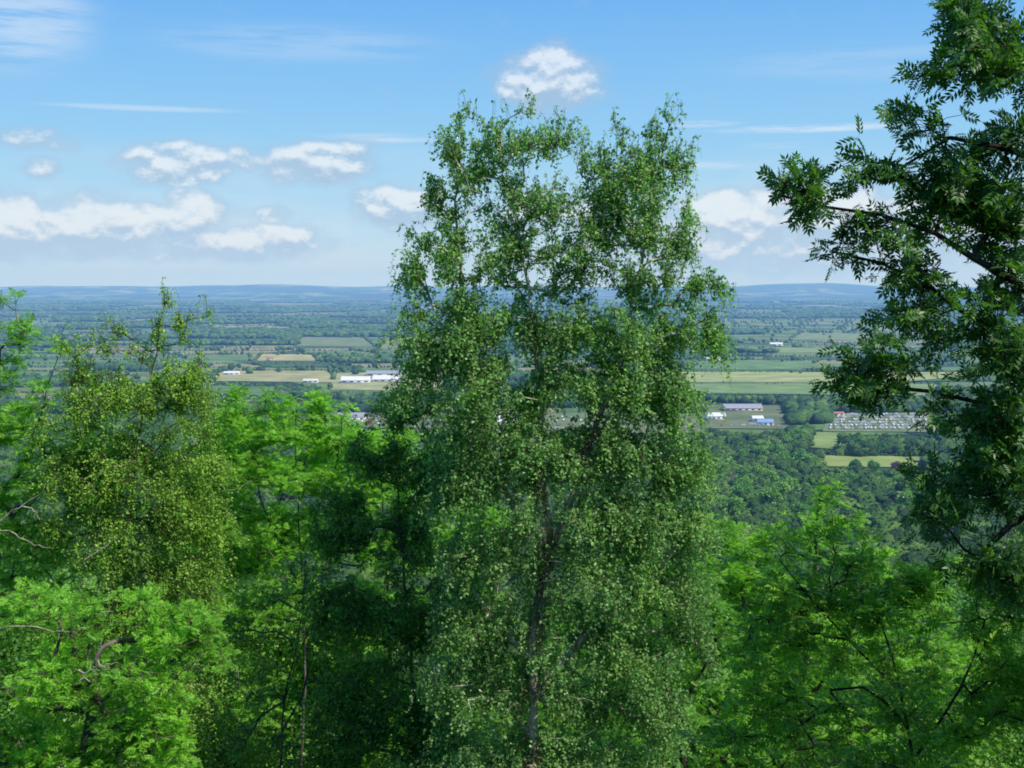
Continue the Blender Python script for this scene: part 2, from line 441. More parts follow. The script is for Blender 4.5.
# olive birch on the left
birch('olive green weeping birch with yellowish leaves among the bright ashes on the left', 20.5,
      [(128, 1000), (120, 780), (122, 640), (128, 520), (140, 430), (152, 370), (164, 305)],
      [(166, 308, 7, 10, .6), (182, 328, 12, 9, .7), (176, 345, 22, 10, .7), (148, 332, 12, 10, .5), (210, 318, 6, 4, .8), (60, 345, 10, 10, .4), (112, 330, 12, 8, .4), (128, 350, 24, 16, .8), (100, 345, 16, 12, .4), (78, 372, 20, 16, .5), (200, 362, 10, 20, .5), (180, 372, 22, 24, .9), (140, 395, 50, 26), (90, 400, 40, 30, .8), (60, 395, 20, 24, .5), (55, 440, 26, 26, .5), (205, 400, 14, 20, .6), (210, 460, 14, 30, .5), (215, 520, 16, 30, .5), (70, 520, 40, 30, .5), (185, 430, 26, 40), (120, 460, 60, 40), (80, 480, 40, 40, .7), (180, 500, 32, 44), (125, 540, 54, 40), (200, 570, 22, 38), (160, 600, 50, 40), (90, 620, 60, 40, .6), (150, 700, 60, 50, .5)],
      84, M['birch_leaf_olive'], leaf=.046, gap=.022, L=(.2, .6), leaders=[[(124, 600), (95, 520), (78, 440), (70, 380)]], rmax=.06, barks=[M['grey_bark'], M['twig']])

def sticks(lst, Y, r=.013):
    out = []
    for pl in lst:
        g = Geo(); out.append(('dead_branch', g, M['dead_wood']))
        p = np.array(poly(pl, Y)); q = []
        for a, b in zip(p[:-1], p[1:]):
            for t in (0, .33, .66): q.append(a + (b - a) * t + R.normal(size=3) * .015)
        q.append(p[-1]); q = np.array(q)
        tube(g, q, np.linspace(r, r * .3, len(q)), 6)
    return out

TM_FINE = leaf_pinnate(5, .34, .40, .22)
TM = leaf_pinnate(4, .40, .48, .30)
# feathery ashes on the left
ash('bright green ash at the left edge with tips above the far fields', 21.5,
    [(-60, 1000), (-40, 700), (-20, 560), (-5, 450), (0, 350)],
    [(4, 296, 12, 8, 1.2), (18, 340, 16, 18, 1.2), (-10, 370, 30, 30), (62, 348, 10, 14, 1.2), (40, 400, 26, 22), (10, 430, 50, 30), (85, 428, 24, 18, .7), (108, 462, 26, 22, .6), (130, 520, 30, 26, .6), (60, 455, 50, 30), (20, 500, 60, 36), (95, 500, 36, 30, .7), (50, 550, 60, 36), (0, 590, 60, 40), (-80, 480, 60, 90, .5)],
    34, M['ash_leaf_bright'], leaf=.165, tmpl=TM_FINE, leaders=[[(-10, 520), (20, 470), (42, 410), (62, 345)]],
    extra=sticks([[(-10, 528), (8, 514), (24, 503), (42, 492), (48, 482)], [(22, 505), (34, 512), (40, 520)], [(-5, 528), (14, 534), (35, 545), (50, 548)], [(85, 560), (104, 548), (118, 538)]], 18.4))
ash('low bright green ash filling the lower left corner, feathery leaves in full sun', 15,
    [(60, 1060), (70, 900), (80, 800), (90, 720), (95, 660)],
    [(30, 615, 60, 26), (110, 610, 50, 24, .8), (180, 630, 40, 26), (205, 665, 28, 20), (130, 665, 70, 28), (50, 680, 70, 36), (150, 720, 60, 32), (90, 760, 90, 36), (0, 760, 60, 40), (-80, 700, 60, 70, .5), (160, 790, 60, 30), (60, 850, 120, 40, .6)],
    80, M['ash_leaf_bright'], leaf=.13, tmpl=TM_FINE, drad=1.8,
    extra=sticks([[(-10, 628), (20, 626), (48, 629), (66, 632), (78, 626), (90, 627)], [(60, 631), (58, 640)], [(78, 670), (95, 672), (110, 669), (122, 670)], [(82, 676), (90, 682)], [(94, 668), (108, 664), (118, 663)], [(100, 615), (114, 612)], [(98, 662), (106, 668)]], 13.4, .010))
ash('mid green ash with upright shoots left of the shaded birch', 28,
    [(290, 1000), (300, 800), (305, 650), (300, 540), (295, 450), (298, 400)],
    [(240, 398, 9, 10, 1.5), (297, 398, 12, 12, 1.5), (346, 412, 10, 10, 1.5), (318, 418, 12, 8, 1.3), (265, 412, 12, 10, 1.3), (228, 418, 22, 18), (205, 450, 22, 22), (205, 490, 20, 26), (200, 540, 24, 26, .8), (275, 430, 40, 20), (320, 405, 9, 10, 1.2), (268, 398, 8, 8, 1.2), (335, 440, 34, 18), (370, 452, 22, 18), (240, 465, 36, 26), (300, 475, 44, 28), (355, 490, 30, 28), (225, 515, 34, 30), (280, 530, 44, 30), (240, 575, 40, 30, .8), (300, 600, 50, 30, .6), (395, 440, 20, 12, .8)],
    58, M['ash_leaf_bright'], leaf=.17, rmax=.055, tmpl=TM_FINE, leaders=[[(302, 600), (260, 500), (242, 400)], [(302, 560), (335, 470), (346, 410)]],
    extra=sticks([[(212, 478), (228, 476), (236, 482)], [(222, 492), (240, 488), (252, 480)]], 25.6))
# shaded small tree between
birch('shaded slender small tree with bare lower stems under the mid green ash', 23,
      [(270, 1000), (278, 800), (284, 700), (300, 630), (306, 560)],
      [(300, 580, 40, 36, .7), (250, 620, 30, 40, .6), (330, 650, 30, 40, .6), (270, 690, 40, 30, .45), (240, 740, 30, 30, .5), (310, 740, 40, 30, .5), (220, 690, 20, 30, .5)],
      60, M['birch_leaf_dark'], leaf=.06, twigs=3, L=(.15, .5), gap=.05, spread=1.0, name='hazel_tree', barks=[M['grey_bark'], M['twig']], rmax=.05,
      leaders=[[(284, 700), (262, 715), (250, 735)], [(284, 700), (300, 650), (320, 600)], [(280, 740), (300, 700), (318, 640)]])
# right of the birch
ash('yellow green ash right of the tall birch, its tips against the wooded valley', 27,
    [(800, 1000), (795, 850), (800, 700), (812, 600), (820, 500)],
    [(822, 496, 12, 12, 1.4), (850, 522, 18, 12, 1.3), (800, 528, 24, 18), (832, 545, 36, 18), (760, 545, 24, 20), (735, 575, 28, 26), (785, 575, 40, 24), (870, 570, 34, 20), (920, 600, 34, 24), (740, 620, 34, 30), (800, 620, 50, 30), (860, 640, 60, 40, .8), (940, 660, 50, 40, .7), (770, 680, 60, 34), (840, 720, 70, 40, .7), (960, 740, 50, 40, .6)],
    36, M['ash_leaf_yellow'], leaf=.18, tmpl=TM_FINE, leaders=[[(798, 760), (760, 680), (740, 580)], [(800, 720), (850, 640), (870, 560)], [(798, 800), (900, 700), (930, 600)]])
ash('leafy green tree with dark forked trunk low beside the tall birch', 24,
    [(690, 1000), (688, 820), (684, 760), (681, 725), (670, 696), (662, 668), (665, 610)],
    [(690, 580, 30, 26), (720, 540, 20, 20), (655, 630, 28, 26, .5), (715, 625, 34, 26), (700, 700, 40, 24, .5), (740, 680, 34, 30), (620, 720, 40, 34, .6), (735, 745, 44, 34, .8), (650, 770, 50, 30, .7), (580, 770, 50, 40, .6)],
    34, M['ash_leaf_mid'], leaf=.175, tmpl=TM_FINE, barks=[M['dark_bark'], M['twig']], leaders=[[(681, 726), (692, 690), (705, 668), (716, 640)]], rmax=.14)
ash('bright green ash filling the canopy between the left trees and the tall birch', 33,
    [(400, 1000), (395, 800), (390, 650), (385, 540), (380, 470)],
    [(222, 440, 30, 22), (270, 432, 30, 20), (330, 438, 40, 20), (390, 448, 30, 20), (230, 480, 50, 30), (330, 475, 50, 26), (420, 480, 50, 30), (210, 540, 50, 40), (300, 540, 60, 40), (400, 540, 60, 40), (480, 530, 40, 34), (240, 620, 60, 40, .8), (350, 620, 60, 40), (450, 620, 60, 40), (280, 700, 60, 40, .7), (400, 710, 70, 40), (500, 700, 60, 40, .8), (340, 780, 80, 34, .7)],
    30, M['ash_leaf_bright'], leaf=.21, tmpl=TM_FINE, drad=2.2, rmax=.09)
ash('tall yellow green ash behind the low tree with the dark forked trunk', 33,
    [(720, 1000), (715, 800), (710, 700), (715, 620), (720, 560)],
    [(720, 540, 34, 26), (690, 590, 50, 34), (760, 590, 40, 30), (640, 620, 50, 34), (730, 650, 60, 36), (830, 640, 50, 34), (900, 640, 50, 34, .8), (650, 700, 60, 40), (760, 720, 60, 40), (860, 720, 60, 40), (960, 700, 60, 50, .7), (570, 640, 40, 40), (560, 720, 50, 40), (700, 780, 90, 30)],
    26, M['ash_leaf_yellow'], leaf=.21, tmpl=TM_FINE, drad=2.2, rmax=.09)
# big ash on the right edge: its crown goes on far beyond the frame
more = []
for cx, cy, cz, rx, ry, rz, n in ((7.2, 12.5, 2.8, 2.0, 1.8, 2.6, 170), (9.8, 12, .5, 2.4, 2.4, 3.6, 170), (7.2, 11.8, 5.6, 1.8, 1.6, 1.5, 60), (6.6, 12.2, -2.2, 1.3, 2.2, 2.4, 100), (9.5, 13, -4.0, 2.2, 2.5, 2.4, 80), (5.6, 12.2, 5.2, .8, 1.4, 1.2, 40)):
    q = unit(R.normal(size=(n, 3))) * (R.random((n, 1)) ** (1 / 2.6)); more.append(np.array([cx, cy, H + cz]) + q * np.array([rx, ry, rz]))
more = np.concatenate(more)
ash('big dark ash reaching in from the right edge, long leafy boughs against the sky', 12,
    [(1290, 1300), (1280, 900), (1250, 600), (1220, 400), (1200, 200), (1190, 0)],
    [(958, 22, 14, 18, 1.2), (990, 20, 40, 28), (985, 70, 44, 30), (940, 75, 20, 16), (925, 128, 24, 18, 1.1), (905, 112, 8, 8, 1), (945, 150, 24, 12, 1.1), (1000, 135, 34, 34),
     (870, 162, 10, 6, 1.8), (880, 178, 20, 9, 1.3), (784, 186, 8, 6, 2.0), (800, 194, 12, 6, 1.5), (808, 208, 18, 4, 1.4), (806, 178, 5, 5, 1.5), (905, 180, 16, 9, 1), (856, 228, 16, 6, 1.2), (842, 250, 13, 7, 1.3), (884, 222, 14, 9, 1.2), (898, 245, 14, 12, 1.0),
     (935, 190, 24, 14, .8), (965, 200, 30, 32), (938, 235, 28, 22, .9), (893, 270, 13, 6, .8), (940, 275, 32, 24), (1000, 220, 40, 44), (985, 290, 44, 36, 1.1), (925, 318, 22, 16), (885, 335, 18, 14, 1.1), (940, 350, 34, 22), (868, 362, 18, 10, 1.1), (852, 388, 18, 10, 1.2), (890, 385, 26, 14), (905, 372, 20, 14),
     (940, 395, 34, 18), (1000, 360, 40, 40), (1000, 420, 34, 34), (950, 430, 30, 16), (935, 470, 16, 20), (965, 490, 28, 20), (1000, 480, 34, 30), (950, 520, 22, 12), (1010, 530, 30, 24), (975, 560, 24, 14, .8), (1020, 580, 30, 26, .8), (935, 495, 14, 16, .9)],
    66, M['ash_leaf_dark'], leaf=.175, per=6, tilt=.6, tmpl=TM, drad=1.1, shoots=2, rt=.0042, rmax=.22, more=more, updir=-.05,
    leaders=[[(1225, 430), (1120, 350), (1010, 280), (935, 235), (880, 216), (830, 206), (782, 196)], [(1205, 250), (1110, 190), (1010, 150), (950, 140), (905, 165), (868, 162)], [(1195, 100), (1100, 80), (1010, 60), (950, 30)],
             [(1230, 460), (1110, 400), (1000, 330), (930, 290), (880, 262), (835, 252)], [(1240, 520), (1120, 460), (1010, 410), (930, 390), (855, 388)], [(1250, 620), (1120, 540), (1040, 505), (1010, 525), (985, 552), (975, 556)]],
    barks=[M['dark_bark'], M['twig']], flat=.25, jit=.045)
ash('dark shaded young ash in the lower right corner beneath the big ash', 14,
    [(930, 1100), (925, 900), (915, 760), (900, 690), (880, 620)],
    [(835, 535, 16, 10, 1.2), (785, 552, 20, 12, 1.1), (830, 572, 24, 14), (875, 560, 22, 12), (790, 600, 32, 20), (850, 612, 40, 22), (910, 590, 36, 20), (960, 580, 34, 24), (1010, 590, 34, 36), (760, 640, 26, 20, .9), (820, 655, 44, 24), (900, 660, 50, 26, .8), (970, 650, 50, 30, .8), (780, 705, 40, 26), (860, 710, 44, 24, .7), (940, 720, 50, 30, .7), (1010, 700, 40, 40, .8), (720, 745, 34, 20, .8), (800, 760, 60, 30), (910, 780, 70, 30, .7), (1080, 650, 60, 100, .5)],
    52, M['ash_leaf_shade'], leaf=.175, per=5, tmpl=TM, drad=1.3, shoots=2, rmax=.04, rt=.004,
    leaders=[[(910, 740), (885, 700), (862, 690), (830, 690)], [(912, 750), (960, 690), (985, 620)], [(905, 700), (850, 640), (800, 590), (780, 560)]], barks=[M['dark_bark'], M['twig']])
#@END

# ------------------------------------------------------------------ hillside trees lower down the slope
def blob_clump_tree(seed, h, w, nleaf, leaf, cone=0.0):
    """a full broadleaf tree seen from a distance: lumpy crown made of many leaf faces, and limbs"""
    rr = np.random.default_rng(seed)
    k = 26; c = unit(rr.normal(size=(k, 3))) * rr.uniform(.35, .95, (k, 1)); c[:, 2] = c[:, 2] * .9
    cen = c * np.array([w * .42, w * .42, h * .34]) + np.array([0, 0, h * .60]); rad = rr.uniform(.15, .27, k) * w
    idx = rr.integers(0, k, nleaf)
    q = unit(rr.normal(size=(nleaf, 3)) + np.array([0, 0, .25])); P = cen[idx] + q * (rad[idx] * rr.random(nleaf) ** .25)[:, None]
    Nn = unit(q + rr.normal(size=(nleaf, 3)) * .55 + np.array([0, 0, .4])); D = unit(rr.normal(size=(nleaf, 3)))
    tv = np.array([[0, -.5, 0], [-.42, .05, .06], [.04, .55, -.05], [.42, .0, .06]]); tf = np.array([[0, 1, 2], [0, 2, 3]])
    gl = Geo(); scatter(gl, tv, tf, P, frames(D, Nn), leaf * rr.uniform(.6, 1.3, nleaf))
    gw = Geo()
    tube(gw, np.array([[0, 0, -.6], [.02 * w, 0, h * .2], [0, .02 * w, h * .45], [0, 0, h * .8]]), np.array([.030, .022, .016, .004]) * h * .8, 8)
    for i in range(0, k, 2):
        s0 = np.array([0, 0, h * rr.uniform(.2, .5)]); e = cen[i]; m = (s0 + e) / 2 + np.array([0, 0, -.03 * h])
        tube(gw, np.array([s0, m, e]), np.array([.010, .006, .002]) * h, 5)
    return gw, gl

def proto(name, gw, gl, wm, lm):
    a = gw.mesh('trunk', wm, True); b = gl.mesh('crown', lm); return a, b

def place_pair(name, a, b, loc, rz, sc, label, cat, group):
    r = bpy.data.objects.new(name, None); r.location = loc; r.rotation_euler = (0, 0, rz); r.scale = sc
    link(r); r['label'] = label; r['category'] = cat; r['group'] = group
    ta = bpy.data.objects.new('trunk', a); link(ta, r)
    if b: link(bpy.data.objects.new('crown', b), r)
    return r

M['far_leaf_a'] = leaf_mat('far_leaf_green', (.022, .070, .012), (.036, .105, .016), (.058, .145, .024), clump=.35, transl=.3)
M['far_leaf_b'] = leaf_mat('far_leaf_yellow', (.034, .085, .014), (.055, .125, .020), (.085, .170, .030), clump=.35, transl=.3)
M['far_leaf_c'] = leaf_mat('far_leaf_blue', (.016, .055, .014), (.027, .080, .018), (.042, .11, .026), clump=.35, transl=.3)
M['far_leaf_purple'] = leaf_mat('far_leaf_purple', (.035, .022, .028), (.055, .034, .040), (.075, .048, .050), clump=.35, transl=.2, trans_col=(1.5, .9, .9))
near = []
for i, (h, w, lm) in enumerate(((14, 8.5, 'far_leaf_a'), (15, 8, 'far_leaf_b'), (12, 8, 'far_leaf_c'))):
    near.append(proto('hill', *blob_clump_tree(100 + i, h, w, 52000, .10), M['dark_bark'], M[lm]))
rows = []
y = 35.0
while y < 330:
    sp = 6.0 + y * .045
    hw = .46 * y + 9
    n = int(2 * hw / sp)
    for i in range(n):
        x = -hw + (i + .5 + R.uniform(-.3, .3)) * 2 * hw / n
        rows.append((x, y + R.uniform(-.35, .35) * sp))
    y += sp * 1.05
TINT = ('mid green', 'yellow green', 'dark green')
for (x, yy) in rows:
    # keep the view over the valley open: shorter trees where the photo looks past them
    k = int(R.integers(0, 3)); s = R.uniform(.75, 1.1)
    z = gz(x, yy) - .2
    top = z + 14 * s - H
    lim = -.185
    if top / yy > lim: s = max(.3, (lim * yy + H - z) / 14)
    a, b = near[k]
    place_pair('hillside_tree', a, b, (x, yy, z), R.uniform(0, 6.28), (s, s, s * R.uniform(.95, 1.1)), f'{TINT[k]} broadleaf tree on the wooded slope behind the near trees', 'tree', f'{TINT[k]} trees on the wooded slope below')

# ------------------------------------------------------------------ ground
gv = []; ys = [-120, -60, -20, -5, 0]
y = 5
while y < 700: ys.append(y); y += 5 + y * .03
while y < 11000: ys.append(y); y *= 1.09
while y < 27000: ys.append(y); y += 260
NX = 161
for yy in ys:
    hw = 260 + max(0, yy) * .85
    for i in range(NX):
        x = -hw + 2 * hw * i / (NX - 1)
        b = mnoise.noise(Vector((x / 9.0, yy / 9.0, 0))) * .35 * (yy < 600)
        gv.append((x, yy, gz(x, yy) + (b if yy > 5 else 0)))
i, j = np.meshgrid(np.arange(len(ys) - 1), np.arange(NX - 1), indexing='ij'); q = (i * NX + j).ravel()
gf = np.stack([q, q + 1, q + NX + 1, q + NX], 1)
m, nt, N, L = new_mat('ground_cover')
v, g = pos(nt, (1 / 480.0, 1 / 900.0, 0))
n1 = noise_tex(nt, 1.0, 5, .62, v)
v2, _ = pos(nt, (1 / 1500.0, 1 / 2600.0, 0)); n2 = noise_tex(nt, 1.0, 3, .5, v2)
far = ramp(nt, n1, [(.40, (.030, .068, .026)), (.48, (.040, .085, .030)), (.53, (.10, .155, .055)), (.66, (.24, .26, .11))])
far = mixc(nt, ramp(nt, n2, [(.42, (0, 0, 0)), (.56, (1, 1, 1))]), (.036, .074, .030), far)
v3, _ = pos(nt, (.5, .5, .5)); n3 = noise_tex(nt, 1.0, 6, .7, v3)
nearc = ramp(nt, n3, [(.35, (.015, .022, .008)), (.55, (.03, .05, .014)), (.7, (.05, .045, .025))])
sx = N.new('ShaderNodeSeparateXYZ'); L.new(g.outputs['Position'], sx.inputs[0])
mr = N.new('ShaderNodeMapRange'); mr.inputs[1].default_value = 500; mr.inputs[2].default_value = 900; L.new(sx.outputs['Y'], mr.inputs[0])
c = mixc(nt, mr.outputs[0], nearc, far)
out_surface(nt, principled(nt, c, .95, .1).outputs[0])
go = bpy.data.objects.new('ground', mesh_np('ground', gv, gf.ravel(), np.full(len(gf), 4), m, None, True)); link(go); go['kind'] = 'structure'

# ------------------------------------------------------------------ fields of the plain: an irregular lattice of parcels
def gp(px, py):
    """point of the plain (z = 0) seen in the direction px, py"""
    b = -(py - 384) / F; c, s = math.cos(PITCH), math.sin(PITCH)
    dz = -s + b * c; dy = c + b * s
    Y = -H / dz * dy
    return np.array([(px - 512) / F / dy * Y, Y, 0.0])

WOOD, GREEN = 0, 1
fieldV = []; fieldF = []; fieldC = []
tree_pts = []      # x, y, height
PAL = [(.11, .19, .05), (.14, .22, .06), (.13, .18, .06), (.19, .21, .085), (.24, .23, .11), (.06, .115, .032), (.11, .165, .05), (.15, .19, .07), (.08, .15, .04)]
hand = []   # hand placed fields: px polygon, colour
def hf(p0, p1, p2, p3, colr): hand.append(([gp(*p) for p in (p0, p1, p2, p3)], colr))
hf((640, 382.5), (905, 382), (1000, 372.5), (660, 372), (.30, .33, .12))
hf((650, 393), (925, 396), (940, 384), (640, 384), (.17, .25, .08))
hf((690, 369), (800, 370), (820, 361), (700, 360), (.13, .22, .07))
hf((720, 352), (840, 353), (850, 348), (735, 347), (.20, .27, .09))
hf((815, 467), (925, 468), (930, 457), (820, 456), (.24, .30, .085))
hf((800, 447), (838, 450), (842, 434), (815, 432), (.20, .27, .08))
hf((862, 500), (960, 500), (965, 492), (880, 491), (.20, .26, .09))
hf((205, 381), (335, 383), (330, 371), (222, 371), (.32, .31, .14))
hf((330, 390), (450, 392), (440, 372), (335, 373), (.30, .31, .14))
hf((255, 361), (318, 361), (312, 355), (262, 354), (.36, .33, .15))
hf((200, 360), (250, 361), (250, 355), (205, 355), (.13, .20, .07))
hf((295, 346), (375, 347), (365, 338), (300, 337), (.17, .21, .085))
hf((378, 350), (460, 350), (450, 338), (385, 338), (.19, .22, .09))
hf((190, 393), (272, 396), (280, 387), (200, 386), (.11, .18, .06))
hf((822, 432), (940, 433), (935, 413), (830, 414), (.16, .20, .09))
hf((460, 436), (530, 436), (530, 414), (470, 413), (.17, .20, .09))
hf((180, 447), (225, 447), (222, 433), (185, 433), (.17, .20, .09))
hf((530, 434), (700, 434), (700, 414), (530, 414), (.16, .19, .08))
hf((300, 427), (462, 430), (462, 414), (305, 413), (.15, .17, .09))
hf((695, 429), (790, 430), (785, 406), (700, 406), (.14, .17, .08))
hf((790, 340), (900, 341), (880, 334), (800, 333), (.18, .24, .09))
hf((200, 330), (300, 331), (290, 327), (215, 326), (.24, .27, .12))

def inside(x, y, Q):
    s = None
    for a, b in zip(Q, Q[1:] + Q[:1]):
        c = (b[0] - a[0]) * (y - a[1]) - (b[1] - a[1]) * (x - a[0])
        if s is None: s = c > 0
        elif (c > 0) != s: return False
    return True
def in_hand(x, y):
    for Q, _ in hand:
        if inside(x, y, Q): return True
    return False

lat = []; y = 720.0; rowsY = []
while y < 15000:
    rowsY.append(y); y += 95 + y * .017
for r_, y in enumerate(rowsY):
    cw = 125 + y * .024; hw = .46 * y + 250; n = int(2 * hw / cw)
    pts = [(-hw + 2 * hw * i / n + R.uniform(-.28, .28) * cw, y + R.uniform(-.22, .22) * (95 + y * .017)) for i in range(n + 1)]
    lat.append(pts)
def near_pt(pts, x): return min(pts, key=lambda p: abs(p[0] - x))
def hedge(a, b, h, gap, p=.9):
    a = np.array(a[:2]); b = np.array(b[:2]); l = np.linalg.norm(b - a); n = int(l / gap)
    k = 0.0; ph = R.uniform(0, 9)
    while k < l:
        q = a + (b - a) * k / l + R.normal(size=2) * 1.5
        t = mnoise.noise(Vector((k / 45.0 + ph, ph, 0)))
        big = t > .12 * (1.2 - p)
        hh = h * R.uniform(.6, 1.35) if big and R.random() < .8 else R.uniform(3.0, 5.0)
        if a[1] > 4500 and not big: k += 14; continue
        tree_pts.append((q[0], q[1], hh)); k += ((gap * .8 if big else 4.0 + max(0, a[1] - 2000) / 600) + max(0, a[1] - 6000) / 250)
zf = .35
for k in range(len(lat) - 1):
    A, B = lat[k], lat[k + 1]
    yk = A[0][1]
    for i in range(len(A) - 1):
        a, b = A[i], A[i + 1]; c_ = near_pt(B, b[0]); d = near_pt(B, a[0])
        if c_ == d: continue
        cx = (a[0] + b[0] + c_[0] + d[0]) / 4; cy = (a[1] + b[1] + c_[1] + d[1]) / 4
        wn = mnoise.noise(Vector((cx / 900.0, cy / 1400.0, 5.1)))
        wood_p = 1.5 if cy < 1300 else .9 if cy < 1650 else .40 if cy < 2300 else .20 if cy < 3300 else .20 if cy < 5000 else .26
        wood_p += wn * .75
        if cx > 0.1 * cy and 2300 < cy < 6500: wood_p -= .12
        if cx > 0.1 * cy and 1850 < cy < 2250: wood_p = 1.3
        if cx < 0 and cy > 3800: wood_p += .14
        if R.random() < wood_p:
            area = abs((c_[0] - a[0]) * (d[1] - b[1]) - (c_[1] - a[1]) * (d[0] - b[0])) / 2
            sp = 12.0 if cy < 1700 else 12 if cy < 3500 else 18 if cy < 6000 else 26 if cy < 9000 else 36
            n = int(min(area / (sp * sp), 900))
            for _ in range(n):
                u, v_ = R.random(), R.random()
                x = (a[0] * (1 - u) + b[0] * u) * (1 - v_) + (d[0] * (1 - u) + c_[0] * u) * v_
                yy = (a[1] * (1 - u) + b[1] * u) * (1 - v_) + (d[1] * (1 - u) + c_[1] * u) * v_
                if not in_hand(x, yy): tree_pts.append((x, yy, sp * R.uniform(.6, 1.7) if R.random() < .8 else sp * R.uniform(1.5, 2.1)))
            colr = (.02, .045, .016)
        else:
            colr = PAL[int(R.integers(0, len(PAL)))]
        bi = len(fieldV); fieldV += [(p[0], p[1], zf) for p in (a, b, c_, d)]; fieldF.append((bi, bi + 1, bi + 2, bi + 3)); fieldC += [(*colr, 1)] * 4
        if cy < 10500:
            for e0, e1 in ((a, b), (a, d)):
                mx, my = (e0[0] + e1[0]) / 2, (e0[1] + e1[1]) / 2
                if in_hand(mx, my) or in_hand(*e0) or in_hand(*e1): continue
                if R.random() < .9: hedge(e0, e1, (7.5 if R.random() < .5 else 11) * (1 + max(0, cy - 3000) / 14000), 9 + cy * .0025, R.uniform(.6, 1))
zh = .8
for n_, (Q, colr) in enumerate(hand):
    bi = len(fieldV); fieldV += [(p[0], p[1], zh + .03 * n_) for p in Q]; fieldF.append((bi, bi + 1, bi + 2, bi + 3)); fieldC += [(*colr, 1)] * 4
    if n_ not in (14, 15, 16, 17, 18, 19):
        for e0, e1 in zip(Q, Q[1:] + Q[:1]): hedge(e0, e1, 8.5, 8, .9)
m, nt, N, L = new_mat('fields')
vc = N.new('ShaderNodeVertexColor'); vc.layer_name = 'tint'
v, g = pos(nt, (1 / 60.0, 1 / 60.0, 0)); n1 = noise_tex(nt, 1.0, 5, .6, v)
c = mixc(nt, 1.0, vc.outputs[0], ramp(nt, n1, [(.3, (.62, .70, .62)), (.7, (1.3, 1.22, 1.25))]), 'MULTIPLY')
out_surface(nt, principled(nt, c, .9, .1).outputs[0])
fo = bpy.data.objects.new('fields', mesh_np('fields', fieldV, np.array(fieldF).ravel(), np.full(len(fieldF), 4), m, None, False, fieldC)); link(fo); fo['kind'] = 'structure'

# ------------------------------------------------------------------ trees of the plain
import bmesh
def ico(sub):
    bm = bmesh.new(); bmesh.ops.create_icosphere(bm, subdivisions=sub, radius=1.0)
    v = np.array([p.co[:] for p in bm.verts]); f = np.array([[q.index for q in p.verts] for p in bm.faces]); bm.free(); return v, f

def crown_shapes(sub, n, amp, seed):
    v, f = ico(sub); out = []
    for k in range(n):
        w = v.copy()
        for i in range(len(w)):
            p = Vector(v[i] * 1.6 + k * 7.7 + seed); p2 = Vector(v[i] * 3.7 + k * 3.1 + seed)
            w[i] *= 1 + amp * mnoise.noise(p) + amp * .55 * mnoise.noise(p2)
        w[:, 2] = w[:, 2] * .85 + .72; w[:, 2] = np.maximum(w[:, 2], .05)
        out.append(w * np.array([.55, .55, .62]))
    return out, f

def leafy(shapes, f):
    """leaf clumps standing off the surface of each crown"""
    out = []
    for w in shapes:
        a, b, c = w[f[:, 0]], w[f[:, 1]], w[f[:, 2]]; nn = unit(np.cross(b - a, c - a)); n = 190
        k = R.integers(0, len(f), n); u = R.random((n, 1)); v = R.random((n, 1)) * (1 - u)
        P = a[k] * u + b[k] * v + c[k] * (1 - u - v) + nn[k] * R.uniform(-.01, .06, (n, 1))
        D = unit(R.normal(size=(n, 3))); N2 = unit(nn[k] + R.normal(size=(n, 3)) * .6)
        tv = np.array([[0, -.5, 0], [.45, 0, .12], [.05, .5, 0], [-.45, .05, .1]]); fr = frames(D, N2)
        V = np.einsum('nij,kj->nki', fr, tv) * R.uniform(.07, .17, n)[:, None, None] + P[:, None]
        b0 = len(w) + np.arange(n)[:, None] * 4
        out.append(np.vstack([w, V.reshape(-1, 3)])); ff = np.vstack([f, np.hstack([b0, b0 + 1, b0 + 2]), np.hstack([b0, b0 + 2, b0 + 3])])
    return out, ff

def wood_mesh(pts, name, label, mats, levels):
    g = Geo(); pts = np.array(pts); yv = pts[:, 1]
    for lo, hi, sub in levels:
        sel = pts[(yv >= lo) & (yv < hi)]
        if not len(sel): continue
        shapes, f = crown_shapes(sub, 6, .62, lo * .01)
        if lo == 0: shapes, f = leafy(shapes, f)
        kk = R.integers(0, 6, len(sel)); mm = R.choice(4, len(sel), p=[.45, .2, .342, .008])
        for k in range(6):
            for mi in range(4):
                s_ = sel[(kk == k) & (mm == mi)]
                if not len(s_): continue
                n = len(s_); az = R.uniform(0, 6.28, n); c, s = np.cos(az), np.sin(az); z = np.zeros(n); o = np.ones(n)
                Fm = np.stack([np.stack([c, -s, z], 1), np.stack([s, c, z], 1), np.stack([z, z, R.uniform(.8, 1.25, n) * np.minimum(1, 15 / s_[:, 2])], 1)], 1)
                Pz = np.array([gz(a, b) for a, b in s_[:, :2]])
                scatter(g, shapes[k], f, np.stack([s_[:, 0], s_[:, 1], Pz], 1), Fm, s_[:, 2], mi)
    o = bpy.data.objects.new(name, g.mesh(name, mats, smooth=False)); link(o)
    o['kind'] = 'stuff'; o['label'] = label; o['category'] = 'woodland'
    return o

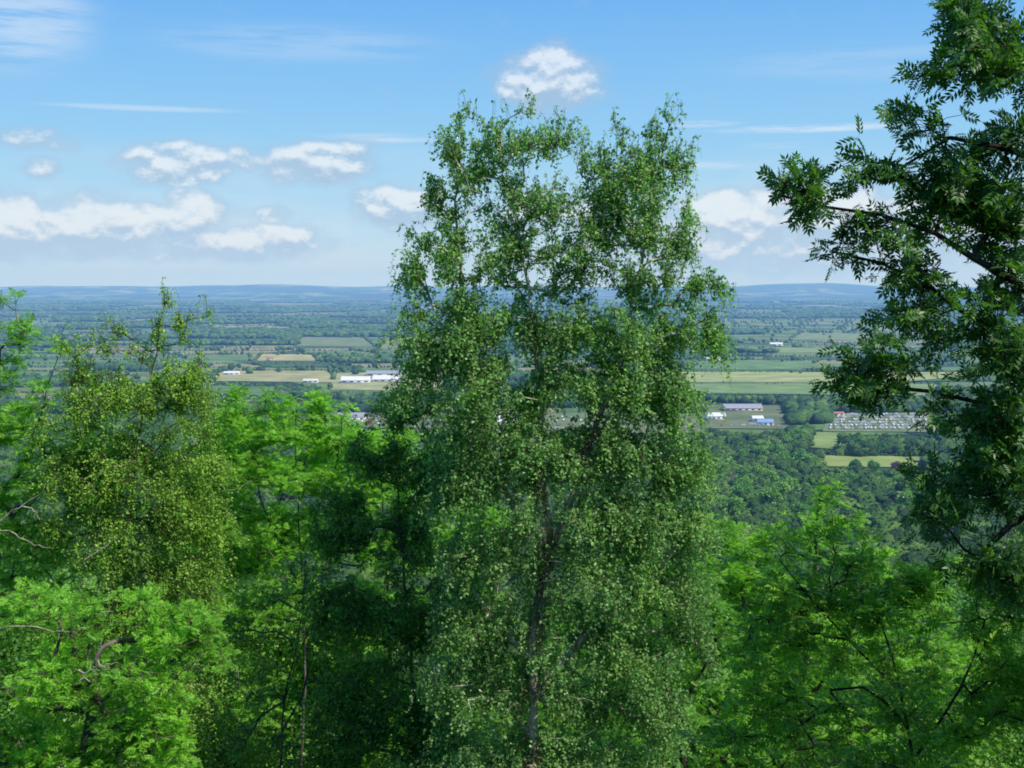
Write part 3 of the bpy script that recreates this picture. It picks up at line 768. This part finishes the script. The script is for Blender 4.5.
def canopy_mat(name, a, b, c_):
    m, nt, N, L = new_mat(name)
    v, g = pos(nt); n1 = noise_tex(nt, .55, 4, .7, v)
    v2, _ = pos(nt, (1 / 40.0,) * 3); n2 = noise_tex(nt, 1, 3, .6, v2)
    c = ramp(nt, n1, [(.36, a), (.5, b), (.64, c_)])
    c = mixc(nt, 1.0, c, ramp(nt, n2, [(.3, (1.0, 1.05, .95)), (.7, (1.85, 1.65, 1.25))]), 'MULTIPLY')
    bb = principled(nt, c, .9, .1)
    bp = N.new('ShaderNodeBump'); bp.inputs['Strength'].default_value = 1.0; bp.inputs['Distance'].default_value = 1.6
    L.new(n1, bp.inputs['Height']); L.new(bp.outputs[0], bb.inputs['Normal'])
    out_surface(nt, bb.outputs[0]); return m
CM = [canopy_mat('canopy_green', (.024, .060, .018), (.044, .102, .025), (.072, .150, .036)),
      canopy_mat('canopy_light', (.042, .082, .020), (.072, .135, .030), (.105, .185, .045)),
      canopy_mat('canopy_dark', (.016, .040, .016), (.028, .066, .022), (.046, .096, .030)),
      canopy_mat('canopy_copper', (.035, .035, .030), (.065, .060, .050), (.09, .08, .065))]

# lower slope wood: extra trees between the hillside trees and the plain
y = 330.0
while y < 735:
    sp = 10; hw = .48 * y + 30; n = int(2 * hw / sp)
    for i in range(n): tree_pts.append((-hw + (i + R.random()) * sp, y + R.uniform(-4, 4), R.uniform(9, 14)))
    y += 9
for _ in range(900):
    yy = R.uniform(2000, 7000); tree_pts.append((R.uniform(-.5, .5) * yy, yy, R.uniform(8, 15)))
kept = []
for (x, yy, hh) in tree_pts:
    for _ in range(3):
        k = H / (H - hh * 1.15)
        if 1000 < yy < 4500 and (in_hand(x * k, yy * k) or in_hand(x * (1 + k) / 2, yy * (1 + k) / 2)): hh *= .5
        else: break
    if hh > 2.2: kept.append((x, yy, hh))
pts = np.array(kept)
px_of = 512 + F * pts[:, 0] / pts[:, 1]
py_of = 284 + F * H / pts[:, 1]
# trees one can tell apart: the nearest ones in the open view right of the birch
selm = (px_of > 690) & (px_of < 925) & (py_of > 436) & (py_of < 530)
cand = np.nonzero(selm)[0]; R.shuffle(cand)
chosen = set(cand[:230].tolist())
keep = np.array([i not in chosen for i in range(len(pts))])
def clear_settle(p):
    return True
wood_mesh(pts[keep], 'woodland', 'distant hedgerow trees and woods spread over the hazy plain', CM, [(0, 1550, 3), (1550, 3000, 2), (3000, 3200, 1), (3200, 99999, 1)])

protos = []
for i, (h, w, lm) in enumerate(((12, 11, 'far_leaf_a'), (12, 10, 'far_leaf_b'), (11, 11, 'far_leaf_c'))):
    protos.append(proto('valley', *blob_clump_tree(300 + i, h, w, 2600, .95), M['dark_bark'], M[lm]))
TN = ('mid green', 'pale green', 'dark green')
for i in chosen:
    x, yy, hh = pts[i]; k = int(R.integers(0, 3)); s = hh / 12 * 1.05
    a, b = protos[k]
    place_pair('valley_tree', a, b, (x, yy, gz(x, yy)), R.uniform(0, 6.28), (s, s, s), f'{TN[k]} rounded tree in the wood at the foot of the hill', 'tree', f'{TN[k]} trees in the wood at the hill foot')
# named single trees
gwp, glp = blob_clump_tree(400, 12, 11, 4200, .8); pur = proto('copper', gwp, glp, M['dark_bark'], M['far_leaf_purple'])
for px, py, s, lab in ((895, 474, 1.25, 'dark purple copper beech at the edge of the pale field in the valley'), (838, 482, 1.35, 'dull purple tree in front of the pale valley field')):
    p = gp(px, py); place_pair('copper_beech', *pur, tuple(p), 1.0, (s, s, s * .9), lab, 'tree', 'copper beeches in the valley')
for px, py, s, k, lab in ((776, 492, 1.3, 2, 'round dark solitary tree by the small red roofed house'), (854, 476, 1.5, 2, 'tall dark tree standing before the pale valley field'), (874, 474, 1.2, 0, 'spreading green tree beside the dark purple beech'), (740, 484, 1.2, 1, 'pale broad tree standing left of the solitary round tree')):
    p = gp(px, py); place_pair('valley_tree', *protos[k], tuple(p), 2.0, (s, s, s * 1.05), lab, 'tree', None or 'single trees in the valley')

# ------------------------------------------------------------------ buildings and caravans on the plain
def flat_mat(name, col, rough=.6, var=.12):
    m, nt, N, L = new_mat(name); v, g = pos(nt, (.3, .3, .3)); n1 = noise_tex(nt, 1, 4, .6, v)
    c = mixc(nt, 1.0, col, ramp(nt, n1, [(.3, (1 - var,) * 3), (.7, (1 + var,) * 3)]), 'MULTIPLY')
    out_surface(nt, principled(nt, c, rough, .4).outputs[0]); return m
W_ = flat_mat('white_panel', (.66, .66, .66)); GR = flat_mat('grey_roof', (.30, .30, .33)); BRK = flat_mat('brick_wall', (.30, .16, .10)); TIL = flat_mat('red_tile', (.34, .13, .08)); GLS = flat_mat('dark_glass', (.03, .035, .04), .2)
BLU = flat_mat('blue_panel', (.20, .32, .52)); CRM = flat_mat('cream_wall', (.62, .56, .45)); RED = flat_mat('red_paint', (.45, .06, .04)); BLK = flat_mat('dark_paint', (.03, .03, .035)); SIL = flat_mat('silver_paint', (.5, .52, .55), .35)

def building(name, label, px, py, w, d, h, rz=0.0, roof=W_, wall=W_, rh=.22, group=None, win=0, cat='building'):
    """gabled building, ridge along its length"""
    p = gp(px, py); r = bpy.data.objects.new(name, None); r.location = (p[0], p[1], 1.2); r.rotation_euler = (0, 0, rz); link(r)
    r['label'] = label; r['category'] = cat
    if group: r['group'] = group
    g = Geo(); g.box((0, 0, h / 2 - .8), (w, d, h + 1.6))
    gb = h; t = h + d * rh
    g.add([[-w/2, -d/2, gb], [-w/2, d/2, gb], [-w/2, 0, t - .1], [w/2, -d/2, gb], [w/2, d/2, gb], [w/2, 0, t - .1]], [[0, 1, 2], [3, 5, 4]])
    link(bpy.data.objects.new('wall', g.mesh('wall', wall)), r)
    g = Geo(); e = .5; zz = gb - e * rh * 2
    V = [[-w/2-e, -d/2-e, zz], [w/2+e, -d/2-e, zz], [w/2+e, 0, t], [-w/2-e, 0, t], [-w/2-e, d/2+e, zz], [w/2+e, d/2+e, zz]]
    V2 = [[a, b, c + .25] for a, b, c in V]
    g.add(V + V2, [[0, 1, 2, 3], [3, 2, 5, 4], [6, 7, 8, 9], [9, 8, 11, 10], [0, 1, 7, 6], [4, 5, 11, 10]])
    link(bpy.data.objects.new('roof', g.mesh('roof', roof)), r)
    for i in range(win):
        g = Geo(); x = -w / 2 + (i + .5) * w / win; g.box((x, -d / 2 - .05, h * .55), (w / win * .45, .12, h * .35)); link(bpy.data.objects.new('window', g.mesh('window', GLS)), r)
    return r
building('farm_shed', 'long white roofed shed on the left of the pair on the plain', 356, 383, 58, 32, 5.5, .03, win=4)
building('farm_shed', 'longer white roofed shed on the right of the pair on the plain', 391, 382, 72, 34, 5.5, -.04, win=5)
building('farm_shed', 'grey roofed shed behind the two long white sheds', 385, 376, 80, 26, 5, 0, roof=GR, win=4)
building('farm_building', 'small pale building in the tan field left of the white sheds', 232, 375, 34, 14, 4, .1, win=3)
building('farm_building', 'low pale roofed building beside a round tree on the plain', 311, 383, 30, 16, 4, 0, roof=CRM, win=3)
building('farmhouse', 'little pink walled farmhouse in the straw coloured field', 270, 361, 18, 10, 6, .2, roof=TIL, wall=CRM, win=3)
building('cottage', 'small red roofed house among the trees in the valley', 789, 500, 11, 8, 4.5, .2, roof=TIL, wall=CRM, win=2)
building('hall', 'large white roofed hall right of the tall birch', 715, 420, 28, 20, 5.5, .05, win=4)
building('warehouse', 'wide grey roofed warehouse behind the white hall', 742, 411, 60, 26, 4.5, 0, roof=GR, wall=CRM, win=6)
building('warehouse', 'bluish roofed unit between the white hall and the caravans', 765, 426, 22, 18, 5, -.1, roof=BLU, wall=W_, win=3)
building('hall', 'small white roofed hall next to the bluish roofed unit', 757, 422, 16, 14, 5, .1, win=2)
building('marquee', 'white showground marquee seen through the birch leaves', 486, 421, 42, 18, 4.5, 0, rh=.4, win=3, cat='marquee')
building('marquee', 'wide white marquee right of the one behind the birch', 508, 427, 30, 16, 4.5, .05, rh=.4, win=3, cat='marquee')
building('hall', 'grey roofed hall above the mid green ash', 352, 421, 40, 24, 6, .05, roof=GR, wall=W_, win=4)
building('marquee', 'white marquee left of the grey roofed hall', 322, 424, 22, 14, 4, 0, rh=.35, win=2, cat='marquee')
building('house', 'red roofed house right of the grey roofed hall', 369, 425, 10, 9, 5.5, .3, roof=TIL, wall=BRK, win=2)
building('house', 'red roofed building at the corner of the caravan field', 838, 417, 16, 9, 5, .1, roof=TIL, wall=CRM, win=2)
for i, (px, py) in enumerate(((300, 320), (712, 361), (776, 346), (206, 320))):
    building('farm_building', ('tiny white farm far across the plain to the left', 'pale farm building at the left edge of the right hand fields', 'white farm roof among the hedges beyond the long pale field', 'pale farm at the foot of the blue hills')[i], px, py, 40 + 25 * (i in (0, 3)), 20, 6, 0, win=2)

def caravan_mesh(body):
    g = Geo()
    prof = [(-3.0, .55), (3.0, .55), (3.05, 1.5), (2.7, 2.5), (2.2, 2.72), (-2.3, 2.72), (-2.8, 2.4), (-3.1, 1.3)]
    n = len(prof)
    V = [(x, -1.15, z) for x, z in prof] + [(x, 1.15, z) for x, z in prof]
    g.add(V, [[i, (i + 1) % n, n + (i + 1) % n, n + i] for i in range(n)])
    g.add(V, [list(range(n - 1, -1, -1)), list(range(n, 2 * n))])
    for x in (-1.9, 0, 1.9): g.box((x, -1.17, 1.75), (1.2, .05, .6), 1); g.box((x, 1.17, 1.75), (1.2, .05, .6), 1)
    for s in (-1, 1):
        a = np.linspace(0, 2 * PI, 10, endpoint=False); v = np.stack([.34 * np.cos(a), np.full(10, s * 1.05), .34 + .34 * np.sin(a)], 1)
        w = v.copy(); w[:, 1] += s * .14; g.add(np.vstack([v, w]), [[i, (i + 1) % 10, 10 + (i + 1) % 10, 10 + i] for i in range(10)], 2); g.add(w, [list(range(10))], 2)
    g.box((3.6, 0, .5), (1.2, .12, .12), 2)
    return g.mesh('caravan', [body, GLS, BLK])
def car_mesh(body):
    g = Geo()
    prof = [(-2.1, .35), (2.1, .35), (2.15, .8), (1.2, .95), (.6, 1.42), (-1.2, 1.45), (-2.0, .95)]
    n = len(prof); V = [(x, -.85, z) for x, z in prof] + [(x, .85, z) for x, z in prof]
    g.add(V, [[i, (i + 1) % n, n + (i + 1) % n, n + i] for i in range(n)]); g.add(V, [list(range(n - 1, -1, -1)), list(range(n, 2 * n))])
    for s in (-1, 1):
        g.box((-.3, s * .86, 1.15), (1.7, .04, .35), 1)
        for x in (-1.3, 1.3):
            a = np.linspace(0, 2 * PI, 10, endpoint=False); v = np.stack([x + .32 * np.cos(a), np.full(10, s * .8), .32 + .32 * np.sin(a)], 1)
            w = v.copy(); w[:, 1] += s * .1; g.add(np.vstack([v, w]), [[i, (i + 1) % 10, 10 + (i + 1) % 10, 10 + i] for i in range(10)], 2); g.add(w, [list(range(10))], 2)
    return g.mesh('car', [body, GLS, BLK])
CV = caravan_mesh(W_)
CARS = [('white', car_mesh(W_)), ('red', car_mesh(RED)), ('blue', car_mesh(BLU)), ('black', car_mesh(BLK)), ('silver', car_mesh(SIL))]
def park(px0, px1, py0, py1, rows_, n, pc, where):
    for r_ in range(rows_):
        for i in range(n):
            px = px0 + (px1 - px0) * (i + R.uniform(.1, .9)) / n; py = py0 + (py1 - py0) * (r_ + R.uniform(.35, .65)) / rows_
            p = gp(px, py)
            if R.random() < pc: o = bpy.data.objects.new('caravan', CV); lab, cat, grp = f'white touring caravan parked {where}', 'caravan', f'white caravans {where}'
            else:
                cn, cm = CARS[int(R.integers(0, 5))]; o = bpy.data.objects.new('parked_car', cm); lab, cat, grp = f'{cn} car parked {where}', 'car', f'{cn} cars {where}'
            link(o); o.location = (p[0], p[1], 1.5); o.rotation_euler = (0, 0, R.choice([0, PI / 2]) + R.normal() * .12)
            o['label'] = lab; o['category'] = cat; o['group'] = grp
park(828, 926, 414.5, 431, 6, 26, .68, 'in the packed field right of the birch')
park(468, 526, 415, 434, 4, 9, .6, 'behind the marquees beyond the birch')
park(187, 216, 434, 446, 3, 8, .6, 'in the small field above the left ashes')
park(306, 372, 419, 425, 2, 10, .5, 'round the grey roofed hall')
park(532, 690, 417, 431, 4, 18, .6, 'in the long field behind the tall birch')
park(376, 462, 417, 427, 3, 11, .6, 'in the field between the grey hall and the marquees')
park(720, 780, 424, 429, 1, 9, .5, 'in front of the white hall')

# ------------------------------------------------------------------ haze over the plain
m = bpy.data.materials.new('haze'); m.use_nodes = True; nt = m.node_tree; nt.nodes.clear()
ab = nt.nodes.new('ShaderNodeVolumeAbsorption'); em = nt.nodes.new('ShaderNodeEmission'); ad = nt.nodes.new('ShaderNodeAddShader'); ou = nt.nodes.new('ShaderNodeOutputMaterial')
HC = (.47, .665, .83); SG = (1 / 45000.0, 1 / 27500.0, 1 / 13200.0)      # absorption plus a uniform glow stands in for scattered light, strongest in blue
ab.inputs['Color'].default_value = (1 - SG[0] / SG[2], 1 - SG[1] / SG[2], 0, 1); ab.inputs['Density'].default_value = SG[2]
em.inputs['Color'].default_value = (HC[0] * SG[0] / SG[2], HC[1] * SG[1] / SG[2], HC[2], 1); em.inputs['Strength'].default_value = SG[2]
nt.links.new(ab.outputs[0], ad.inputs[0]); nt.links.new(em.outputs[0], ad.inputs[1]); nt.links.new(ad.outputs[0], ou.inputs['Volume']); m.cycles.homogeneous_volume = True
g = Geo(); g.box((0, 20000 + 350, 299.7), (80000, 40000, 600))
o = bpy.data.objects.new('haze', g.mesh('haze', m)); link(o); o['kind'] = 'structure'

# ------------------------------------------------------------------ sun, sky, clouds
SUN_EL, SUN_AZ = 52, 122     # azimuth clockwise from straight ahead
e, a = math.radians(SUN_EL), math.radians(SUN_AZ)
to_sun = Vector((math.cos(e) * math.sin(a), math.cos(e) * math.cos(a), math.sin(e)))
ld = bpy.data.lights.new('sun', 'SUN'); ld.energy = 5.0; ld.angle = math.radians(.5); ld.color = (1, .95, .86)
lo = bpy.data.objects.new('sun', ld); link(lo); lo.rotation_euler = (-to_sun).to_track_quat('-Z', 'Y').to_euler()

w = bpy.data.worlds.new('World'); scene.world = w; w.use_nodes = True; w.cycles.sampling_method = 'NONE'; nt = w.node_tree; N, L = nt.nodes, nt.links; N.clear()
sky = N.new('ShaderNodeTexSky'); sky.sky_type = 'NISHITA'; sky.sun_disc = False; sky.sun_elevation = e; sky.sun_rotation = a; sky.altitude = 200; sky.air_density = 1.0; sky.dust_density = .6; sky.ozone_density = 1.5
def math_(op, x, y=None, z=None):
    n = N.new('ShaderNodeMath'); n.operation = op
    for k, v in enumerate((x, y, z)):
        if v is None: continue
        if isinstance(v, (int, float)): n.inputs[k].default_value = v
        else: L.new(v, n.inputs[k])
    return n.outputs[0]
tc = N.new('ShaderNodeTexCoord'); sp = N.new('ShaderNodeSeparateXYZ'); L.new(tc.outputs['Generated'], sp.inputs[0])
azs = math_('ARCTAN2', sp.outputs['X'], sp.outputs['Y']); els = math_('ARCSINE', sp.outputs['Z'])
AZ = math_('MULTIPLY', azs, F); EL = math_('MULTIPLY', els, F)      # about pixels of arc, right and up from the horizon
cmb = N.new('ShaderNodeCombineXYZ'); L.new(AZ, cmb.inputs[0]); L.new(EL, cmb.inputs[1])
def cnoise(sx_, sy_, detail, rough, off=0.0, oy=0.0):
    mp = N.new('ShaderNodeMapping'); mp.inputs['Scale'].default_value = (sx_, sy_, 1); mp.inputs['Location'].default_value = (off, off * .37 + oy, off); L.new(cmb.outputs[0], mp.inputs[0])
    n = N.new('ShaderNodeTexNoise'); n.inputs['Scale'].default_value = 1; n.inputs['Detail'].default_value = detail; n.inputs['Roughness'].default_value = rough; L.new(mp.outputs[0], n.inputs['Vector']); return n.outputs['Fac']
def mask(blobs, shade=False):
    tot = None; up = None
    for (px, py, rx, ry, s_) in blobs:
        q_ = unit(at(px, py, 1.0) - np.array([0, 0, H])); x = F * math.atan2(q_[0], q_[1]); yv = F * math.asin(q_[2])
        if ry > 6: rx *= 1.22; ry *= 1.62
        dx = math_('DIVIDE', math_('SUBTRACT', AZ, x), rx); dy = math_('DIVIDE', math_('SUBTRACT', EL, yv), ry)
        d2 = math_('ADD', math_('MULTIPLY', dx, dx), math_('MULTIPLY', dy, dy))
        g_ = math_('MULTIPLY', math_('POWER', 2.718, math_('MULTIPLY', math_('MULTIPLY', d2, d2), -.8)), s_)
        tot = g_ if tot is None else math_('MAXIMUM', tot, g_)
        if shade:
            h_ = math_('MULTIPLY', g_, dy); up = h_ if up is None else math_('ADD', up, h_)
    return (tot, up) if shade else tot
cum = [(150, 222, 70, 14, 1.0), (190, 214, 30, 16, .9), (80, 220, 40, 16, .9), (10, 218, 30, 16, 1.0), (250, 243, 66, 12, 1.0), (110, 246, 150, 10, .8), (180, 163, 48, 14, .9), (250, 158, 26, 9, .7), (318, 163, 50, 14, .95), (400, 208, 42, 14, 1.0), (275, 213, 16, 7, .75),
       (40, 139, 40, 8, .62), (42, 167, 16, 8, .75), (548, 80, 46, 20, 1.0), (740, 210, 55, 14, .95), (730, 240, 60, 24, .9), (830, 215, 60, 18, .9), (790, 262, 130, 10, .8), (770, 228, 100, 22, .75), (950, 230, 120, 24, .9), (-300, 220, 240, 24, .9), (1400, 205, 260, 26, .9),
       (550, 215, 60, 14, .8), (620, 238, 50, 14, .85), (20, 248, 60, 10, .8), (60, 232, 50, 14, .9)]
mk, mup = mask(cum, True)
nz = cnoise(1 / 32.0, 1 / 22.0, 6, .56, 3.1)
den = math_('ADD', math_('MULTIPLY', mk, 1.12), math_('MULTIPLY', math_('SUBTRACT', nz, .5), 1.75))
def smooth(x, a_, b_):
    n = N.new('ShaderNodeMapRange'); n.interpolation_type = 'SMOOTHSTEP'; n.inputs[1].default_value = a_; n.inputs[2].default_value = b_; L.new(x, n.inputs[0]); return n.outputs[0]
cov = smooth(den, .10, 1.0)
# shading: compare with the density a little higher up
mk2 = nz2 = cnoise(1 / 32.0, 1 / 22.0, 6, .56, 3.1, .30)
lit = smooth(math_('ADD', math_('SUBTRACT', nz, nz2), math_('MULTIPLY', mup, .22)), -.14, .12)
lit = math_('MULTIPLY', lit, smooth(den, .5, 1.0))
wisp = mask([(812, 128, 80, 3.5, .9), (705, 124, 30, 3, .7), (395, 138, 60, 4, .7), (140, 108, 80, 2.5, .45), (15, 15, 50, 26, .55), (700, 166, 40, 4, .5), (300, 44, 100, 10, .25), (780, 145, 30, 3, .35), (900, 60, 120, 10, .2)])
wn = cnoise(1 / 90.0, 1 / 9.0, 5, .6, 9.7)
wc = math_('MULTIPLY', wisp, smooth(wn, .30, .62))
veil_el = math_('POWER', 2.718, math_('MULTIPLY', math_('ABSOLUTE', EL), -1 / 42.0))
vn = cnoise(1 / 130.0, 1 / 12.0, 4, .55, 5.5)
veil = math_('MULTIPLY', veil_el, smooth(vn, .1, .75))
def mc(fac, a_, b_, mode='MIX'): return mixc(nt, fac, a_, b_, mode)
SK = .10
skyc = mc(1.0, sky.outputs[0], (SK, SK, SK), 'MULTIPLY')
elf = math_('DIVIDE', EL, F * PI / 2)
pxf = 1 / (F * PI / 2)
grad = ramp(nt, elf, [(0, (.56, .78, .93)), (60 * pxf, (.44, .73, .96)), (140 * pxf, (.29, .63, .97)), (290 * pxf, (.14, .45, .95)), (.5, (.09, .28, .72)), (1, (.06, .20, .58))])
skyc = mc(.88, skyc, grad)
col = mc(veil, skyc, (.62, .78, .90))
bank = mask([(120, 243, 230, 26, .95), (780, 240, 170, 38, .9), (330, 170, 200, 18, .22), (120, 170, 120, 16, .2)])
bn = cnoise(1 / 70.0, 1 / 26.0, 5, .55, 21.3)
col = mc(math_('MULTIPLY', bank, smooth(bn, .25, .75)), col, (.66, .79, .90))
col = mc(wc, col, (.70, .82, .95))
cc = mc(lit, (.40, .53, .68), (.90, .94, .97))
col = mc(math_('MULTIPLY', cov, .74), col, cc)
bg = N.new('ShaderNodeBackground'); L.new(col, bg.inputs[0]); bg.inputs[1].default_value = 1.0
wo = N.new('ShaderNodeOutputWorld'); L.new(bg.outputs[0], wo.inputs[0])

# ------------------------------------------------------------------ camera and render
cd = bpy.data.cameras.new('camera'); cd.sensor_width = 36; cd.lens = F / 1024 * 36; cd.clip_end = 120000; cd.clip_start = .1
co = bpy.data.objects.new('camera', cd); link(co); co.location = (0, 0, H); co.rotation_euler = (PI / 2 - PITCH, 0, 0); scene.camera = co
scene.view_settings.view_transform = 'Standard'; scene.view_settings.look = 'None'; scene.view_settings.exposure = 0
cy = scene.cycles; cy.pixel_filter_type = 'BLACKMAN_HARRIS'; cy.filter_width = 1.8; cy.max_bounces = 6; cy.diffuse_bounces = 4; cy.glossy_bounces = 2; cy.transmission_bounces = 4; cy.transparent_max_bounces = 8; cy.volume_bounces = 0; cy.use_adaptive_sampling = True
